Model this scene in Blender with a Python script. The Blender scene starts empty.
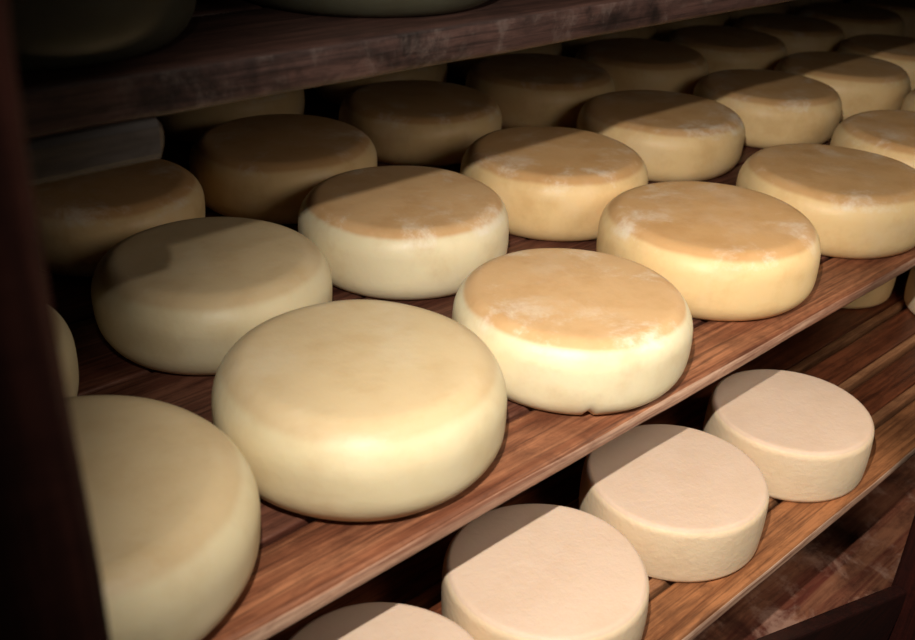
import bpy, math, random
from mathutils import Vector, Matrix, noise

scene = bpy.context.scene
COL = scene.collection

# ------------------------------------------------------------------ camera
cam_d = bpy.data.cameras.new('camera')
cam = bpy.data.objects.new('camera', cam_d)
COL.objects.link(cam)
R_ = Vector((0.73516688, -0.67669269, 0.04020769))
U_ = Vector((0.29377744, 0.37149447, 0.88073076))
F_ = Vector((0.61092101, 0.63567197, -0.47190747))
m = Matrix((R_, U_, -F_)).transposed().to_4x4()
m.translation = Vector((0.0, -0.45428923, 0.52006231))
cam.matrix_world = m
cam_d.sensor_fit = 'HORIZONTAL'
cam_d.sensor_width = 36.0
cam_d.lens = 36.0 * 986.1856 / 915.0
cam_d.clip_start = 0.02
cam_d.clip_end = 50
cam_d.dof.use_dof = True
cam_d.dof.focus_distance = 1.08
cam_d.dof.aperture_fstop = 7.0
scene.camera = cam

# ------------------------------------------------------------------ light
world = bpy.data.worlds.new('dim_cellar')
scene.world = world
world.use_nodes = True
wb = world.node_tree.nodes['Background']
wb.inputs['Color'].default_value = (1.0, 0.83, 0.66, 1)
wb.inputs['Strength'].default_value = 0.032

LAMP = Vector((0.07, -0.335, 0.735))
AIM = Vector((1.10, -0.165, -0.36))
ld = bpy.data.lights.new('flash_lamp', 'SPOT')
ld.energy = 61.0
ld.color = (1.0, 0.93, 0.82)
ld.shadow_soft_size = 0.009
ld.spot_size = math.radians(91)
ld.spot_blend = 1.0
lo = bpy.data.objects.new('flash_lamp', ld)
COL.objects.link(lo)
lo.location = LAMP
lo.rotation_euler = (AIM - LAMP).to_track_quat('-Z', 'Y').to_euler()

fd = bpy.data.lights.new('soft_fill', 'AREA')
fd.shape = 'DISK'
fd.size = 0.45
fd.energy = 2.2
fd.spread = math.radians(115)
fd.color = (1.0, 0.88, 0.74)
fo = bpy.data.objects.new('soft_fill', fd)
COL.objects.link(fo)
fo.location = (0.95, -0.60, 0.62)
fo.rotation_euler = (Vector((1.0, -0.10, -0.14)) - fo.location).to_track_quat('-Z', 'Y').to_euler()

scene.view_settings.view_transform = 'Standard'
scene.view_settings.look = 'None'
scene.view_settings.gamma = 1.0
scene.view_settings.exposure = 0.0
scene.view_settings.use_curve_mapping = False


# ------------------------------------------------------------------ materials
def srgb(r, g, b):
    f = lambda c: (c / 255 / 12.92) if c / 255 <= 0.04045 else ((c / 255 + 0.055) / 1.055) ** 2.4
    return (f(r), f(g), f(b), 1.0)


class NT:
    def __init__(self, name):
        self.m = bpy.data.materials.new(name)
        self.m.use_nodes = True
        self.t = self.m.node_tree
        self.b = self.t.nodes['Principled BSDF']

    def n(self, kind, **kw):
        nd = self.t.nodes.new(kind)
        for k, v in kw.items():
            if hasattr(nd, k):
                setattr(nd, k, v)
        return nd

    def l(self, a, b):
        self.t.links.new(a, b)

    def val(self, sock, v):
        if hasattr(v, 'links') or hasattr(v, 'is_linked'):
            self.l(v, sock)
        else:
            sock.default_value = v

    def math(self, op, a, b=0.0, clamp=False):
        nd = self.n('ShaderNodeMath', operation=op, use_clamp=clamp)
        self.val(nd.inputs[0], a)
        self.val(nd.inputs[1], b)
        return nd.outputs[0]

    def mix(self, f, a, b, mode='MIX'):
        nd = self.n('ShaderNodeMix', data_type='RGBA', blend_type=mode)
        self.val(nd.inputs[0], f)
        self.val(nd.inputs[6], a)
        self.val(nd.inputs[7], b)
        return nd.outputs[2]

    def ramp(self, f, a, b):
        nd = self.n('ShaderNodeMapRange', interpolation_type='SMOOTHSTEP')
        self.val(nd.inputs[0], f)
        nd.inputs[1].default_value = a
        nd.inputs[2].default_value = b
        return nd.outputs[0]

    def coords(self, scale=(1, 1, 1), rnd=True):
        tc = self.n('ShaderNodeTexCoord')
        out = tc.outputs['Object']
        if rnd:
            oi = self.n('ShaderNodeObjectInfo')
            k = self.math('MULTIPLY', oi.outputs['Random'], 37.0)
            va = self.n('ShaderNodeVectorMath', operation='ADD')
            self.l(out, va.inputs[0])
            cx = self.n('ShaderNodeCombineXYZ')
            for i in range(3):
                self.l(k, cx.inputs[i])
            self.l(cx.outputs[0], va.inputs[1])
            out = va.outputs[0]
        mp = self.n('ShaderNodeMapping')
        mp.inputs['Scale'].default_value = scale
        self.l(out, mp.inputs['Vector'])
        return mp.outputs[0]

    def noise(self, vec, scale, detail=4, rough=0.55, dist=0.0):
        nd = self.n('ShaderNodeTexNoise')
        self.l(vec, nd.inputs['Vector'])
        nd.inputs['Scale'].default_value = scale
        nd.inputs['Detail'].default_value = detail
        nd.inputs['Roughness'].default_value = rough
        nd.inputs['Distortion'].default_value = dist
        return nd.outputs[0]

    def bump(self, h, strength, dist, prev=None):
        nd = self.n('ShaderNodeBump')
        nd.inputs['Strength'].default_value = strength
        nd.inputs['Distance'].default_value = dist
        self.l(h, nd.inputs['Height'])
        if prev is not None:
            self.l(prev, nd.inputs['Normal'])
        return nd.outputs[0]


def cheese_material(name, top, side, bloom_col, bloom=0.5, mott=0.25, rough=0.44, fine=0.15, wavy=0.12, sheen_dark=None):
    t = NT(name)
    v = t.coords()
    at = t.n('ShaderNodeAttribute', attribute_name='rind')
    big = t.noise(v, 9, 3)
    # irregular edge of the tan rind
    f = t.math('ADD', at.outputs['Fac'], t.math('MULTIPLY', t.math('SUBTRACT', big, 0.5), wavy * 4))
    f = t.ramp(f, 0.30, 0.72)
    col = t.mix(f, side, top)
    # slow mottling of the rind
    mid = t.noise(v, 22, 5, 0.6)
    dark = t.mix(1.0, col, (0.80, 0.70, 0.58, 1), 'MULTIPLY')
    col = t.mix(t.math('MULTIPLY', t.ramp(mid, 0.42, 0.72), mott * 2), col, dark)
    pale = t.mix(0.5, col, bloom_col)
    col = t.mix(t.math('MULTIPLY', t.ramp(t.noise(v, 13, 4), 0.5, 0.75), 0.35), col, pale)
    # whitish bloom patches, strongest towards the rim of the top
    bl = t.ramp(t.noise(v, 15, 7, 0.70, 0.25), 0.50, 0.72)
    at2 = t.n('ShaderNodeAttribute', attribute_name='rim')
    bl = t.math('MULTIPLY', bl, at2.outputs['Fac'])
    col = t.mix(t.math('MULTIPLY', bl, bloom, True), col, bloom_col)
    t.l(col, t.b.inputs['Base Color'])
    t.b.inputs['Roughness'].default_value = rough
    t.b.inputs['Specular IOR Level'].default_value = 0.35
    t.b.inputs['Subsurface Weight'].default_value = 0.22
    t.b.inputs['Subsurface Radius'].default_value = (1.0, 0.6, 0.3)
    t.b.inputs['Subsurface Scale'].default_value = 0.008
    b1 = t.bump(t.noise(v, 160, 4, 0.6), fine, 0.0015)
    b2 = t.bump(t.noise(v, 30, 3), 0.25, 0.003, b1)
    t.l(b2, t.b.inputs['Normal'])
    return t.m


def wood_material(name, a, b, dark, rough=0.5, grain=1.0, stain=0.5, axis='X', stain_scale=5.0, bump=0.4, pale=None, pale_amt=0.0):
    t = NT(name)
    sc = {'X': (0.7, 16, 16), 'Y': (16, 0.7, 16), 'Z': (16, 16, 0.7)}[axis]
    v = t.coords(sc)
    iso = t.coords()
    g1 = t.noise(v, 2.0, 7, 0.68, 1.4)
    g2 = t.noise(v, 9.0, 5, 0.7)
    g3 = t.noise(t.coords({'X': (3, 130, 130), 'Y': (130, 3, 130), 'Z': (130, 130, 3)}[axis]), 2.0, 4, 0.6, 0.3)
    f = t.ramp(g1, 0.34, 0.66)
    col = t.mix(f, a, b)
    col = t.mix(t.math('MULTIPLY', t.ramp(g2, 0.45, 0.75), 0.7 * grain), col, dark)
    col = t.mix(t.math('MULTIPLY', t.ramp(g3, 0.48, 0.68), 0.55 * grain), col, dark)
    fz = t.ramp(t.noise(t.coords((12, 40, 40)), 2.0, 6, 0.7, 0.8), 0.40, 0.70)
    col = t.mix(t.math('MULTIPLY', fz, 0.45), col, dark)
    st = t.ramp(t.noise(iso, stain_scale, 5, 0.62, 0.4), 0.46, 0.72)
    col = t.mix(t.math('MULTIPLY', st, stain), col, dark)
    if pale is not None:
        ps = t.ramp(t.noise(iso, stain_scale * 1.6, 8, 0.72, 0.3), 0.50, 0.68)
        col = t.mix(t.math('MULTIPLY', ps, pale_amt), col, pale)
    t.l(col, t.b.inputs['Base Color'])
    t.b.inputs['Roughness'].default_value = rough
    t.b.inputs['Specular IOR Level'].default_value = 0.3
    t.l(t.bump(g2, bump, 0.002), t.b.inputs['Normal'])
    return t.m


M_WHEEL = cheese_material('tan_cheese_rind', srgb(216, 172, 120), srgb(240, 208, 154), srgb(248, 234, 214), bloom=0.75)
M_CREAMWHEEL = cheese_material('cream_sided_cheese_rind', srgb(220, 180, 132), srgb(238, 224, 188), srgb(248, 236, 216), bloom=0.8)
M_PALEWHEEL = cheese_material('pale_cheese_rind', srgb(212, 188, 148), srgb(224, 208, 170), srgb(232, 222, 198), bloom=0.12, mott=0.18)
M_SMALL = cheese_material('young_cheese_rind', srgb(216, 190, 168), srgb(230, 206, 174), srgb(232, 210, 188), bloom=0.10,
                          mott=0.10, rough=0.55, fine=0.45, wavy=0.02)
M_SHADEDWHEEL = cheese_material('shade_darkened_grey_rind', srgb(72, 72, 60), srgb(76, 74, 60), srgb(88, 86, 76), bloom=0.2)  # rind like the others, with the upper-left shade put into its colour

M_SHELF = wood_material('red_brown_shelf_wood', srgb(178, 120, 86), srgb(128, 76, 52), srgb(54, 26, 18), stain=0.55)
M_SHELF_BACK = wood_material('dark_rear_shelf_wood', srgb(128, 84, 66), srgb(90, 50, 38), srgb(40, 18, 14), stain=0.8)  # rear planks: darker and redder than the front plank
M_SHELF_EDGE = wood_material('worn_shelf_edge', srgb(226, 190, 164), srgb(186, 130, 102), srgb(104, 58, 42), stain=0.5, grain=0.9)
M_SLAT = wood_material('dark_wet_slat_wood', srgb(128, 72, 46), srgb(92, 48, 30), srgb(40, 18, 12), stain=0.7, rough=0.4)
M_SLAT_FRONT = wood_material('brown_front_slat_wood', srgb(168, 112, 72), srgb(126, 78, 48), srgb(60, 30, 17), stain=0.6)
M_SLAT_EDGE = wood_material('worn_slat_edge', srgb(176, 126, 88), srgb(138, 92, 62), srgb(80, 44, 28), stain=0.5, grain=0.8)
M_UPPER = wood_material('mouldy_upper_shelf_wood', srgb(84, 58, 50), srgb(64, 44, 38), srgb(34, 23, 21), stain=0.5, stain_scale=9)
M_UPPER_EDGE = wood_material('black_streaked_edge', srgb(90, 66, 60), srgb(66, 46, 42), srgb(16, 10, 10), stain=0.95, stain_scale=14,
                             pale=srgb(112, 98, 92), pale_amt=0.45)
M_POST = wood_material('dark_red_post_wood', srgb(84, 46, 38), srgb(62, 33, 28), srgb(34, 17, 15), axis='Z', stain=0.5)
M_BOTTOM = wood_material('damp_bottom_board', srgb(136, 90, 66), srgb(92, 44, 34), srgb(40, 14, 12), stain=0.85, stain_scale=9, grain=0.25,
                         pale=srgb(160, 126, 110), pale_amt=0.7)
M_POST_RIGHT = wood_material('red_stained_post_wood', srgb(66, 24, 17), srgb(46, 16, 12), srgb(20, 8, 7), axis='Z', stain=0.6)
M_SHADE_BOARD = wood_material('shade_dark_board', srgb(46, 15, 10), srgb(34, 12, 9), srgb(16, 6, 5), stain=0.6)  # near-black, so the added board reads as a patch of shade
M_GREY = wood_material('grey_bearer_wood', srgb(80, 73, 70), srgb(66, 60, 58), srgb(46, 41, 39), stain=0.4, grain=0.5, stain_scale=14)
M_WALL = wood_material('dark_cellar_wall', srgb(58, 44, 36), srgb(44, 34, 28), srgb(24, 18, 15), stain=0.6, axis='Z')


# ------------------------------------------------------------------ helpers
def mesh_obj(name, verts, faces, mats, parent=None, mat_idx=None, smooth=False, loc=None):
    me = bpy.data.meshes.new(name)
    me.from_pydata(verts, [], faces)
    for mm in (mats if isinstance(mats, (list, tuple)) else [mats]):
        me.materials.append(mm)
    if mat_idx:
        for p, i in zip(me.polygons, mat_idx):
            p.material_index = i
    if smooth:
        for p in me.polygons:
            p.use_smooth = True
    me.update()
    o = bpy.data.objects.new(name, me)
    COL.objects.link(o)
    if loc is not None:
        o.location = loc
    if parent is not None:
        o.parent = parent
    return o


def tag(o, label=None, cat=None, group=None, kind=None):
    if label:
        o['label'] = label
    if cat:
        o['category'] = cat
    if group:
        o['group'] = group
    if kind:
        o['kind'] = kind
    return o


def empty(name, loc, label=None, cat=None, group=None):
    o = bpy.data.objects.new(name, None)
    o.empty_display_size = 0.05
    COL.objects.link(o)
    o.location = loc
    return tag(o, label, cat, group)


def plank_geo(x0, x1, y0, y1, z0, z1, rnd, nose=0.004, wob=0.0012, steps=60, frontmat=0, seed=0):
    """a plank running along X with rounded long edges and a slightly wavering outline"""
    prof = []   # (y, z, is_front)
    n = nose
    for a in range(5):
        t = math.pi / 2 * a / 4
        prof.append((y0 + n - n * math.sin(t), z0 + n - n * math.cos(t), 1))
    for a in range(5):
        t = math.pi / 2 * a / 4
        prof.append((y0 + n - n * math.cos(t), z1 - n + n * math.sin(t), 1 if a < 2 else 2))
    prof.append(((y0 * 2 + y1) / 3, z1, 0))
    prof.append(((y0 + y1 * 2) / 3, z1, 0))
    for a in range(5):
        t = math.pi / 2 * a / 4
        prof.append((y1 - n + n * math.sin(t), z1 - n + n * math.cos(t), 0))
    for a in range(5):
        t = math.pi / 2 * a / 4
        prof.append((y1 - n + n * math.cos(t), z0 + n - n * math.sin(t), 0))
    k = len(prof)
    verts, faces, mi = [], [], []
    for i in range(steps + 1):
        x = x0 + (x1 - x0) * i / steps
        for j, (y, z, fr) in enumerate(prof):
            edge = 1.0 if fr or y > y1 - n else 0.0
            d = noise.noise(Vector((x * 9, seed * 3.1 + (0 if fr else 5), z * 30))) * wob * edge
            dz = noise.noise(Vector((x * 5, seed * 1.7, y * 20))) * wob * 0.5 * (1 if z > (z0 + z1) / 2 else 0)
            verts.append((x, y + d, z + min(dz, 0.0)))
    for i in range(steps):
        for j in range(k):
            a, b = i * k + j, i * k + (j + 1) % k
            faces.append((a, b, b + k, a + k)[::-1])
            mi.append(frontmat if (prof[j][2] == 1 and prof[(j + 1) % k][2] == 1) else 0)
    faces.append(tuple(range(k)))
    mi.append(0)
    faces.append(tuple(range(steps * k, steps * k + k))[::-1])
    mi.append(0)
    return verts, faces, mi


def plank(name, x0, x1, y0, y1, z0, z1, mats, parent, seed=0, nose=0.004, frontmat=0, wob=0.0012):
    v, f, mi = plank_geo(x0, x1, y0, y1, z0, z1, None, nose, wob, 70, frontmat, seed)
    return mesh_obj(name, v, f, mats, parent, mi, smooth=True)


def beam(name, p0, p1, w, h, mat, parent=None, bev=0.004, up=Vector((0, 0, 1)), seed=0, loc=None, wob=0.0015):
    """a sawn timber from p0 to p1, w across, h along 'up', with eased edges and slight waver"""
    p0, p1 = Vector(p0), Vector(p1)
    d = (p1 - p0).normalized()
    s = d.cross(up).normalized()
    u = s.cross(d).normalized()
    ring = []
    for sx, sy in ((1, 1), (-1, 1), (-1, -1), (1, -1)):
        base = math.atan2(sy, sx)
        for a in (-1, 0, 1):
            t = base + a * math.pi / 4
            ring.append((sx * (w / 2 - bev) + bev * math.cos(t), sy * (h / 2 - bev) + bev * math.sin(t)))
    k = len(ring)
    L = (p1 - p0).length
    n = max(6, int(L / 0.03))
    verts, faces = [], []
    stations = [0.0, bev] + [bev + (L - 2 * bev) * i / n for i in range(1, n)] + [L - bev, L]
    for q, st in enumerate(stations):
        inset = bev if q in (0, len(stations) - 1) else 0
        for (a, b) in ring:
            a2 = a - math.copysign(min(inset, abs(a)), a)
            b2 = b - math.copysign(min(inset, abs(b)), b)
            w1 = noise.noise(Vector((st * 6 + seed, a * 20, b * 20))) * wob
            verts.append(tuple(p0 + d * st + s * (a2 + w1) + u * (b2 + w1)))
    for i in range(len(stations) - 1):
        for j in range(k):
            a, b = i * k + j, i * k + (j + 1) % k
            faces.append((a, b, b + k, a + k))
    faces.append(tuple(range(k))[::-1])
    faces.append(tuple(range((len(stations) - 1) * k, len(stations) * k)))
    if loc is not None:
        verts = [tuple(Vector(v) - Vector(loc)) for v in verts]
    return mesh_obj(name, verts, faces, mat, parent, smooth=False, loc=loc)


def wheel(name, x, y, z, R, H, mat, seed, rc=0.022, bulge=0.005, rimw=0.80, notch=None, dome=0.0015, wob=0.010):
    """a cheese wheel: revolved rounded profile, every one a little out of true"""
    rb = rc * 0.75
    Rf = R - bulge
    hb, hs = min(rb * 1.5, H * 0.42), min(rc * 1.35, H * 0.45)
    bl = lambda h: bulge * (1 - ((h - H * 0.5) / (H * 0.5)) ** 2)
    prof = [(0.0, 0.0, 0), (R * 0.5, 0.0, 0), (Rf - rb, 0.0, 0)]
    for a in range(1, 9):
        t = math.pi / 2 * a / 8
        h = hb - hb * math.cos(t)
        prof.append((Rf - rb + rb * math.sin(t) + bl(h), h, 0))
    ns = 5
    for a in range(1, ns):
        h = hb + (H - hs - hb) * a / ns
        prof.append((Rf + bl(h), h, 0))
    for a in range(0, 12):
        t = math.pi / 2 * a / 11
        h = H - hs + hs * math.sin(t)
        prof.append((Rf - rc + rc * math.cos(t) + bl(h), h, 0))
    for f in (0.94, 0.86, 0.76, 0.64, 0.5, 0.34, 0.18):
        r = (Rf - rc) * f
        prof.append((r, H + dome * (1 - f * f), 0))
    prof.append((0.0, H + dome, 0))
    seg = 112
    rnd = random.Random(seed)
    ph = [rnd.uniform(0, 6.28) for _ in range(6)]
    am = [rnd.uniform(-1, 1) * wob / (k + 1.5) for k in range(1, 7)]
    verts, rind, rim = [], [], []
    rings = []
    for pi_, (r, h, _) in enumerate(prof):
        if r == 0.0:
            rings.append([len(verts)])
            verts.append((0, 0, h))
            rind.append(1.0 if h > H / 2 else 0.0)
            rim.append(0.35 if h > H / 2 else 0.0)
            continue
        ids = []
        for s in range(seg):
            t = 2 * math.pi * s / seg
            k = 1.0
            for q in range(6):
                k += am[q] * math.sin((q + 1) * t + ph[q]) * (0.0 if q == 0 else 1.0)
            rr = r * k
            px, py = rr * math.cos(t), rr * math.sin(t)
            nz = noise.noise(Vector((px * 14 + seed, py * 14, h * 20)))
            if 0.004 < h:
                g = 1 + nz * 0.010
                px, py = px * g, py * g
            hh = h
            if h > H * 0.5:
                hh += noise.noise(Vector((px * 11, py * 11 + seed * 2, 3.3))) * 0.0016 * min(1, (h - H * .5) / (H * .4))
            if notch and h < 0.03:
                da = abs((t - notch + math.pi) % (2 * math.pi) - math.pi)
                wdt = 0.03
                if da < wdt and r > R * 0.7:
                    kk = (1 - da / wdt) * (1 - h / 0.03)
                    px *= 1 - 0.035 * kk
                    py *= 1 - 0.035 * kk
                    hh += 0.006 * kk
            ids.append(len(verts))
            verts.append((px, py, hh))
            # 1 on the flat top, 0 on the side, running out across the shoulder
            if h >= H - hs:
                f = (Rf - r) / rc          # 0 at side ... 1 where the top begins
                rind.append(min(1.0, max(0.0, (f + 0.04) / 0.55)))
            else:
                rind.append(0.30 * max(0.0, 1 - h / (H * 0.3)))
            rf = r / R
            rim.append((0.25 + 0.75 * min(1, max(0, (rf - 0.35) / 0.5))) if h > H - rc * 0.75 else (0.12 if h > H - rc * 1.3 else 0.0))
        rings.append(ids)
    faces = []
    for a, b in zip(rings[:-1], rings[1:]):
        if len(a) == 1:
            for s in range(seg):
                faces.append((a[0], b[(s + 1) % seg], b[s]))
        elif len(b) == 1:
            for s in range(seg):
                faces.append((a[s], a[(s + 1) % seg], b[0]))
        else:
            for s in range(seg):
                faces.append((a[s], a[(s + 1) % seg], b[(s + 1) % seg], b[s]))
    o = mesh_obj(name, verts, faces, mat, smooth=True, loc=(x, y, z))
    for nm, data in (('rind', rind), ('rim', rim)):
        at = o.data.attributes.new(nm, 'FLOAT', 'POINT')
        at.data.foreach_set('value', data)
    return o


# ------------------------------------------------------------------ the setting
def slab(name, x0, x1, y0, y1, z0, z1, mat):
    v = [(x0, y0, z0), (x1, y0, z0), (x1, y1, z0), (x0, y1, z0), (x0, y0, z1), (x1, y0, z1), (x1, y1, z1), (x0, y1, z1)]
    f = [(3, 2, 1, 0), (4, 5, 6, 7), (0, 1, 5, 4), (1, 2, 6, 5), (2, 3, 7, 6), (3, 0, 4, 7)]
    return tag(mesh_obj(name, v, f, mat), kind='structure')


XL, XR, YB = -0.45, 3.6, 1.62
slab('floor', XL - 0.1, XR + 0.1, -1.6, YB + 0.1, -0.90, -0.80, M_WALL)
slab('wall_back', XL - 0.1, XR + 0.1, YB, YB + 0.1, -0.80, 1.25, M_WALL)
slab('wall_left', XL - 0.1, XL, -1.6, YB, -0.80, 1.25, M_WALL)
slab('wall_right', XR, XR + 0.1, -1.6, YB, -0.80, 1.25, M_WALL)
slab('ceiling', XL - 0.1, XR + 0.1, -1.6, YB + 0.1, 1.25, 1.35, M_WALL)

# ------------------------------------------------------------------ shelves
ZL = -0.1879       # top of the lower slatted shelf
ZB = -0.380        # top of the bottom shelf
ZU0, ZU1 = 0.315, 0.350
XS, XE = -0.40, 3.45

sh = empty('wooden_shelf', (XS, 0, -0.0211), 'long red-brown plank shelf carrying the four staggered rows of big cheese wheels', 'shelf')
T = Vector(sh.location)


def shelf_plank(root, name, y0, y1, z0, z1, mats, seed, nose=0.004, frontmat=0, wob=0.0012):
    t = root.location
    return plank(name, 0.0, XE - t.x, y0 - t.y, y1 - t.y, z0 - t.z, z1 - t.z, mats, root, seed, nose, frontmat, wob)


fb = shelf_plank(sh, 'front_plank', 0.0, 0.0695, -0.0211, 0.0, [M_SHELF, M_SHELF_EDGE], 1, 0.0055, 1, 0.002)
fb['label'] = 'front plank with a pale worn edge'
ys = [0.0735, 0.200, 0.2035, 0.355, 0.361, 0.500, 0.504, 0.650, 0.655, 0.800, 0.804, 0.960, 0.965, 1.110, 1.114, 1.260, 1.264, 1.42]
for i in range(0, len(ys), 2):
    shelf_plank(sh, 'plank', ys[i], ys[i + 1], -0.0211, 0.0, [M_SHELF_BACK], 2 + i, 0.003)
for bx in (0.62, 1.9, 3.1):
    beam('cross_bearer', (bx - XS, 0.16, -0.020), (bx - XS, 1.42, -0.020), 0.05, 0.04, M_SLAT, sh, seed=bx)

sl = empty('slatted_shelf', (XS, 0, ZL - 0.02), 'lower shelf of separate dark slats carrying the small pale cheese wheels', 'shelf')
fs = shelf_plank(sl, 'front_slat', -0.112, -0.0585, ZL - 0.020, ZL, [M_SLAT_FRONT, M_SHELF_EDGE], 31, 0.005, 1, 0.0015)
fs['label'] = 'lighter brown front slat'
yy = -0.0535
for i in range(13):
    y0 = yy + i * 0.0685
    shelf_plank(sl, 'slat', y0 + 0.0145, y0 + 0.0620, ZL - 0.020, ZL, [M_SLAT], 40 + i, 0.003)
    st = shelf_plank(sl, 'edge_strip', y0 + 0.0012, y0 + 0.0138, ZL - 0.018, ZL + 0.0002, [M_SLAT_EDGE], 60 + i, 0.003, 0, 0.0015)
for bx in (0.55, 1.75, 2.9):
    beam('cross_bearer', (bx - XS, -0.06, -0.0195), (bx - XS, 0.83, -0.0195), 0.05, 0.04, M_SLAT, sl, seed=bx)

bs = empty('bottom_shelf', (0.14, 0, ZB - 0.025), 'stained dark plank shelf with whitish patches, lowest in the rack', 'shelf')
bys = [-0.150, 0.21, 0.214, 0.40, 0.404, 0.60]
for i in range(0, len(bys), 2):
    shelf_plank(bs, 'plank', bys[i], bys[i + 1], ZB - 0.025, ZB, [M_BOTTOM], 80 + i, 0.004)

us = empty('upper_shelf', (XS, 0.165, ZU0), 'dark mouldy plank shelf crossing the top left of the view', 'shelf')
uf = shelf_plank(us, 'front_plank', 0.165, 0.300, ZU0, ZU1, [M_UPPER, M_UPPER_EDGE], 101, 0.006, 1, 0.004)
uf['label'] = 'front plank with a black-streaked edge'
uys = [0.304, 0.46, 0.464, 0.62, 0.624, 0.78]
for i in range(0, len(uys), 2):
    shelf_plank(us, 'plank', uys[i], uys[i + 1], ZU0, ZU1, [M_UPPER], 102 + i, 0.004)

tag(beam('shelf_bearer', (-0.10, 0.188, 0.2995), (0.308, 0.188, 0.2995), 0.046, 0.031, M_GREY, bev=0.006, loc=(0.1, 0.188, 0.284), wob=0.002),
    'short grey wooden bearer tucked under the dark upper shelf at far left', 'timber')

# ------------------------------------------------------------------ posts and added dark board
tag(beam('rack_post', (-0.039, -0.160, -0.80), (0.009, -0.160, 1.25), 0.206, 0.075, M_POST, bev=0.006, up=Vector((0, 1, 0)), loc=(0.0, -0.16, -0.8), wob=0.003),
    'dark blurred wooden post close up along the left edge', 'post')
tag(beam('rack_post', (1.121, -0.183, -0.80), (1.121, -0.183, 1.25), 0.086, 0.060, M_POST_RIGHT, bev=0.004, up=Vector((0, 1, 0)), loc=(1.121, -0.183, -0.8)),
    'dark red-brown wooden post at the bottom right corner', 'post')
tag(beam('added_dark_board', (0.64, -0.166, -0.225), (1.068, -0.166, -0.405), 0.018, 0.115, M_SHADE_BOARD, bev=0.003, loc=(0.9, -0.165, -0.38)),
    'added near-black slanting board standing in for a shadowed patch by the bottom right post', 'board')  # added board, stands in for a dark shadowed patch above the bottom shelf

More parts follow.
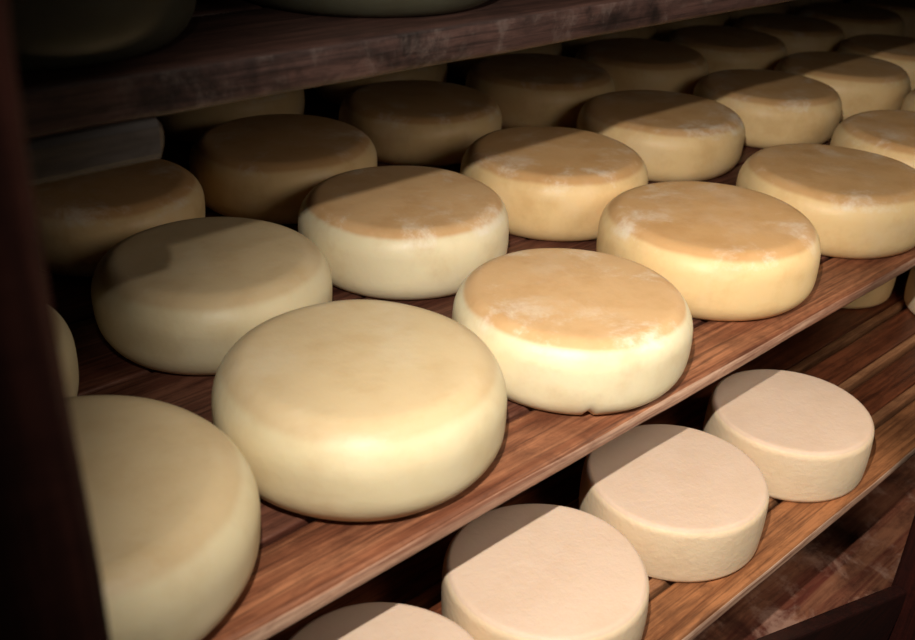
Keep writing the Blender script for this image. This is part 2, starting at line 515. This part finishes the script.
# ------------------------------------------------------------------ cheese wheels
G1 = 'big cheese wheels along the front of the plank shelf'
G2 = 'big cheese wheels in the second row'
G3 = 'big cheese wheels in the shaded third row'
G4 = 'big cheese wheels at the dark back of the plank shelf'
GL = 'small pale cheese wheels along the front of the slatted shelf'
GU = 'shade-darkened greyish cheese wheels on the upper shelf'
BR, BH = 0.13, 0.08614
W = [
    # x, y, R, H, material, group, label, extras
    (0.1835, 0.124, 0.1325, 0.0900, M_PALEWHEEL, G1, 'big cheese wheel at bottom left, cut off by the dark post', dict(rc=0.028)),
    (0.4465, 0.1270, 0.1281, 0.0932, M_PALEWHEEL, G1, 'largest pale yellow wheel, just left of the one with a nick in its bottom edge', dict(rc=0.028)),
    (0.7062, 0.1115, 0.1228, 0.0816, M_CREAMWHEEL, G1, 'bright wheel with tan top and a small nick in its bottom front edge', dict(notch=True, rc=0.020)),
    (0.9868, 0.1399, 0.1329, 0.0865, M_WHEEL, G1, 'tan-topped wheel with white smears, right of the nicked wheel on the front edge', dict(rc=0.022)),
    (1.2733, 0.1297, 0.1305, 0.0864, M_WHEEL, G1, 'tan-topped wheel touching the right edge of the photo, right of the white-smeared front row wheel', dict()),
    (1.5564, 0.1398, 0.1302, 0.0864, M_WHEEL, G1, 'wheel half cut by the right edge, directly behind the front row wheel at right', dict()),
    (1.843, 0.160, 0.1290, 0.0864, M_WHEEL, G1, 'sliver of a wheel at the right edge, highest in the front row', dict()),
    (0.168, 0.3987, 0.1300, 0.0864, M_PALEWHEEL, G2, 'dim wheel of which only a curved side shows beside the left post', dict()),
    (0.4605, 0.3987, 0.1239, 0.0869, M_PALEWHEEL, G2, 'dim wheel behind the largest one, its top crossed by a stepped shadow', dict(rc=0.026)),
    (0.7282, 0.4057, 0.1295, 0.0872, M_CREAMWHEEL, G2, 'half-shaded wheel with white smears, behind the gap left of the nicked wheel', dict()),
    (1.0022, 0.4081, 0.1309, 0.0895, M_WHEEL, G2, 'wheel with shadow edge across its top and white specks low on its side', dict()),
    (1.3132, 0.4584, 0.1345, 0.0844, M_WHEEL, G2, 'wheel with mostly shaded top and bright side, behind the front row wheel with white smears', dict()),
    (1.6018, 0.4400, 0.1297, 0.0853, M_WHEEL, G2, 'dim orange wheel behind the front row wheel at the right edge', dict()),
    (1.8676, 0.4387, 0.1270, 0.0854, M_WHEEL, G2, 'dim brown wheel near the top right, right of the dim orange one', dict()),
    (2.133, 0.452, 0.1250, 0.0860, M_WHEEL, G2, 'dim wheel half out of frame at the top right edge', dict()),
    (0.4683, 0.6729, 0.1198, 0.0842, M_WHEEL, G3, 'very dark wheel under the grey bearer beside the left post', dict()),
    (0.7378, 0.6804, 0.1303, 0.0862, M_WHEEL, G3, 'shaded brown wheel behind the one with the stepped shadow', dict()),
    (1.0456, 0.7438, 0.1341, 0.0780, M_WHEEL, G3, 'shaded brown wheel just below the upper shelf edge, left of centre', dict()),
    (1.3315, 0.7424, 0.1359, 0.0875, M_WHEEL, G3, 'shaded brown wheel at top centre, touching the upper shelf edge', dict()),
    (1.6078, 0.7286, 0.1324, 0.0866, M_WHEEL, G3, 'dark brown wheel at top, first right of the top centre one', dict()),
    (1.8800, 0.7148, 0.1292, 0.0860, M_WHEEL, G3, 'dark brown wheel at top, second right of the top centre one', dict()),
    (2.1400, 0.7184, 0.1270, 0.0855, M_WHEEL, G3, 'nearly black wheel at top, third right of the top centre one', dict()),
    (2.4030, 0.7079, 0.1300, 0.0870, M_WHEEL, G3, 'nearly black wheel at top right, fourth right of the top centre one', dict()),
    (2.6700, 0.7079, 0.1300, 0.0870, M_WHEEL, G3, 'nearly black wheel in the top right corner', dict()),
    (0.842, 1.010, 0.1300, 0.0864, M_WHEEL, G4, 'dark wheel side showing between the grey bearer and the upper shelf', dict()),
    (1.180, 1.020, 0.1300, 0.0864, M_WHEEL, G4, 'dark wheel peeping between the two shaded wheels left of top centre', dict()),
    (1.500, 1.015, 0.1300, 0.0864, M_WHEEL, G4, 'dark wheel behind the gap right of the top centre wheel', dict()),
    (1.830, 1.020, 0.1300, 0.0864, M_WHEEL, G4, 'dark wheel peeping out where the upper shelf passes above the dark brown wheels', dict()),
    (2.110, 1.010, 0.1300, 0.0864, M_WHEEL, G4, 'dark wheel just right of the upper shelf end at the top', dict()),
    (2.385, 1.010, 0.1300, 0.0864, M_WHEEL, G4, 'dark wheel side at the very top, above the nearly black wheels', dict()),
    (2.670, 1.010, 0.1300, 0.0864, M_WHEEL, G4, 'dark wheel at the very top close to the right corner', dict()),
]
for i, (x, y, R, H, mat, grp, lab, ex) in enumerate(W):
    kw = dict(ex)
    if kw.get('notch'):
        kw['notch'] = math.radians(232)
    tag(wheel('cheese_wheel', x, y, 0.0002, R, H, mat, 11 + i * 7, **kw), lab, 'cheese', grp)

S = [
    (0.3565, -0.0130, 0.0965, 0.0690, 'small pale wheel at bottom centre, cut off by the lower edge of the photo'),
    (0.5617, -0.0059, 0.0984, 0.0693, 'small pale wheel at bottom, its base cut off, half under the plank shelf'),
    (0.7763, 0.0022, 0.1000, 0.0691, 'small pale wheel in the middle of the slatted shelf, seen whole'),
    (0.9902, -0.0113, 0.0974, 0.0705, 'small pale wheel furthest right of those seen whole on the slatted shelf'),
    (1.580, 0.005, 0.0980, 0.0695, 'small pale wheel of which only the left side shows at the right edge'),
]
for i, (x, y, R, H, lab) in enumerate(S):
    tag(wheel('small_cheese_wheel', x, y, ZL + 0.0004, R, H, M_SMALL, 301 + i * 5, rc=0.007, bulge=0.002, dome=0.0008, wob=0.006), lab, 'cheese', GL)
tag(wheel('small_cheese_wheel', 1.500, 0.205, ZL + 0.0004, 0.100, 0.0695, M_WHEEL, 351, rc=0.007, bulge=0.002, dome=0.0008, wob=0.006),
    'small shaded wheel peeping out under the plank shelf edge at right', 'cheese')
tag(wheel('small_cheese_wheel', 1.500, 0.050, ZB + 0.0002, 0.098, 0.070, M_SMALL, 361, rc=0.010, bulge=0.002),
    'scrap of a wheel on the bottom shelf at the right edge', 'cheese')

for x, y, sd, lab in ((0.262, 0.300, 401, 'shade-darkened greyish wheel in the top left corner on the upper shelf'),
                      (0.590, 0.306, 407, 'shade-darkened greyish wheel on the upper shelf, cut by the top edge, right of the corner one')):
    tag(wheel('cheese_wheel', x, y, ZU1 + 0.0002, 0.134, 0.090, M_SHADEDWHEEL, sd, rc=0.026), lab, 'cheese', GU)
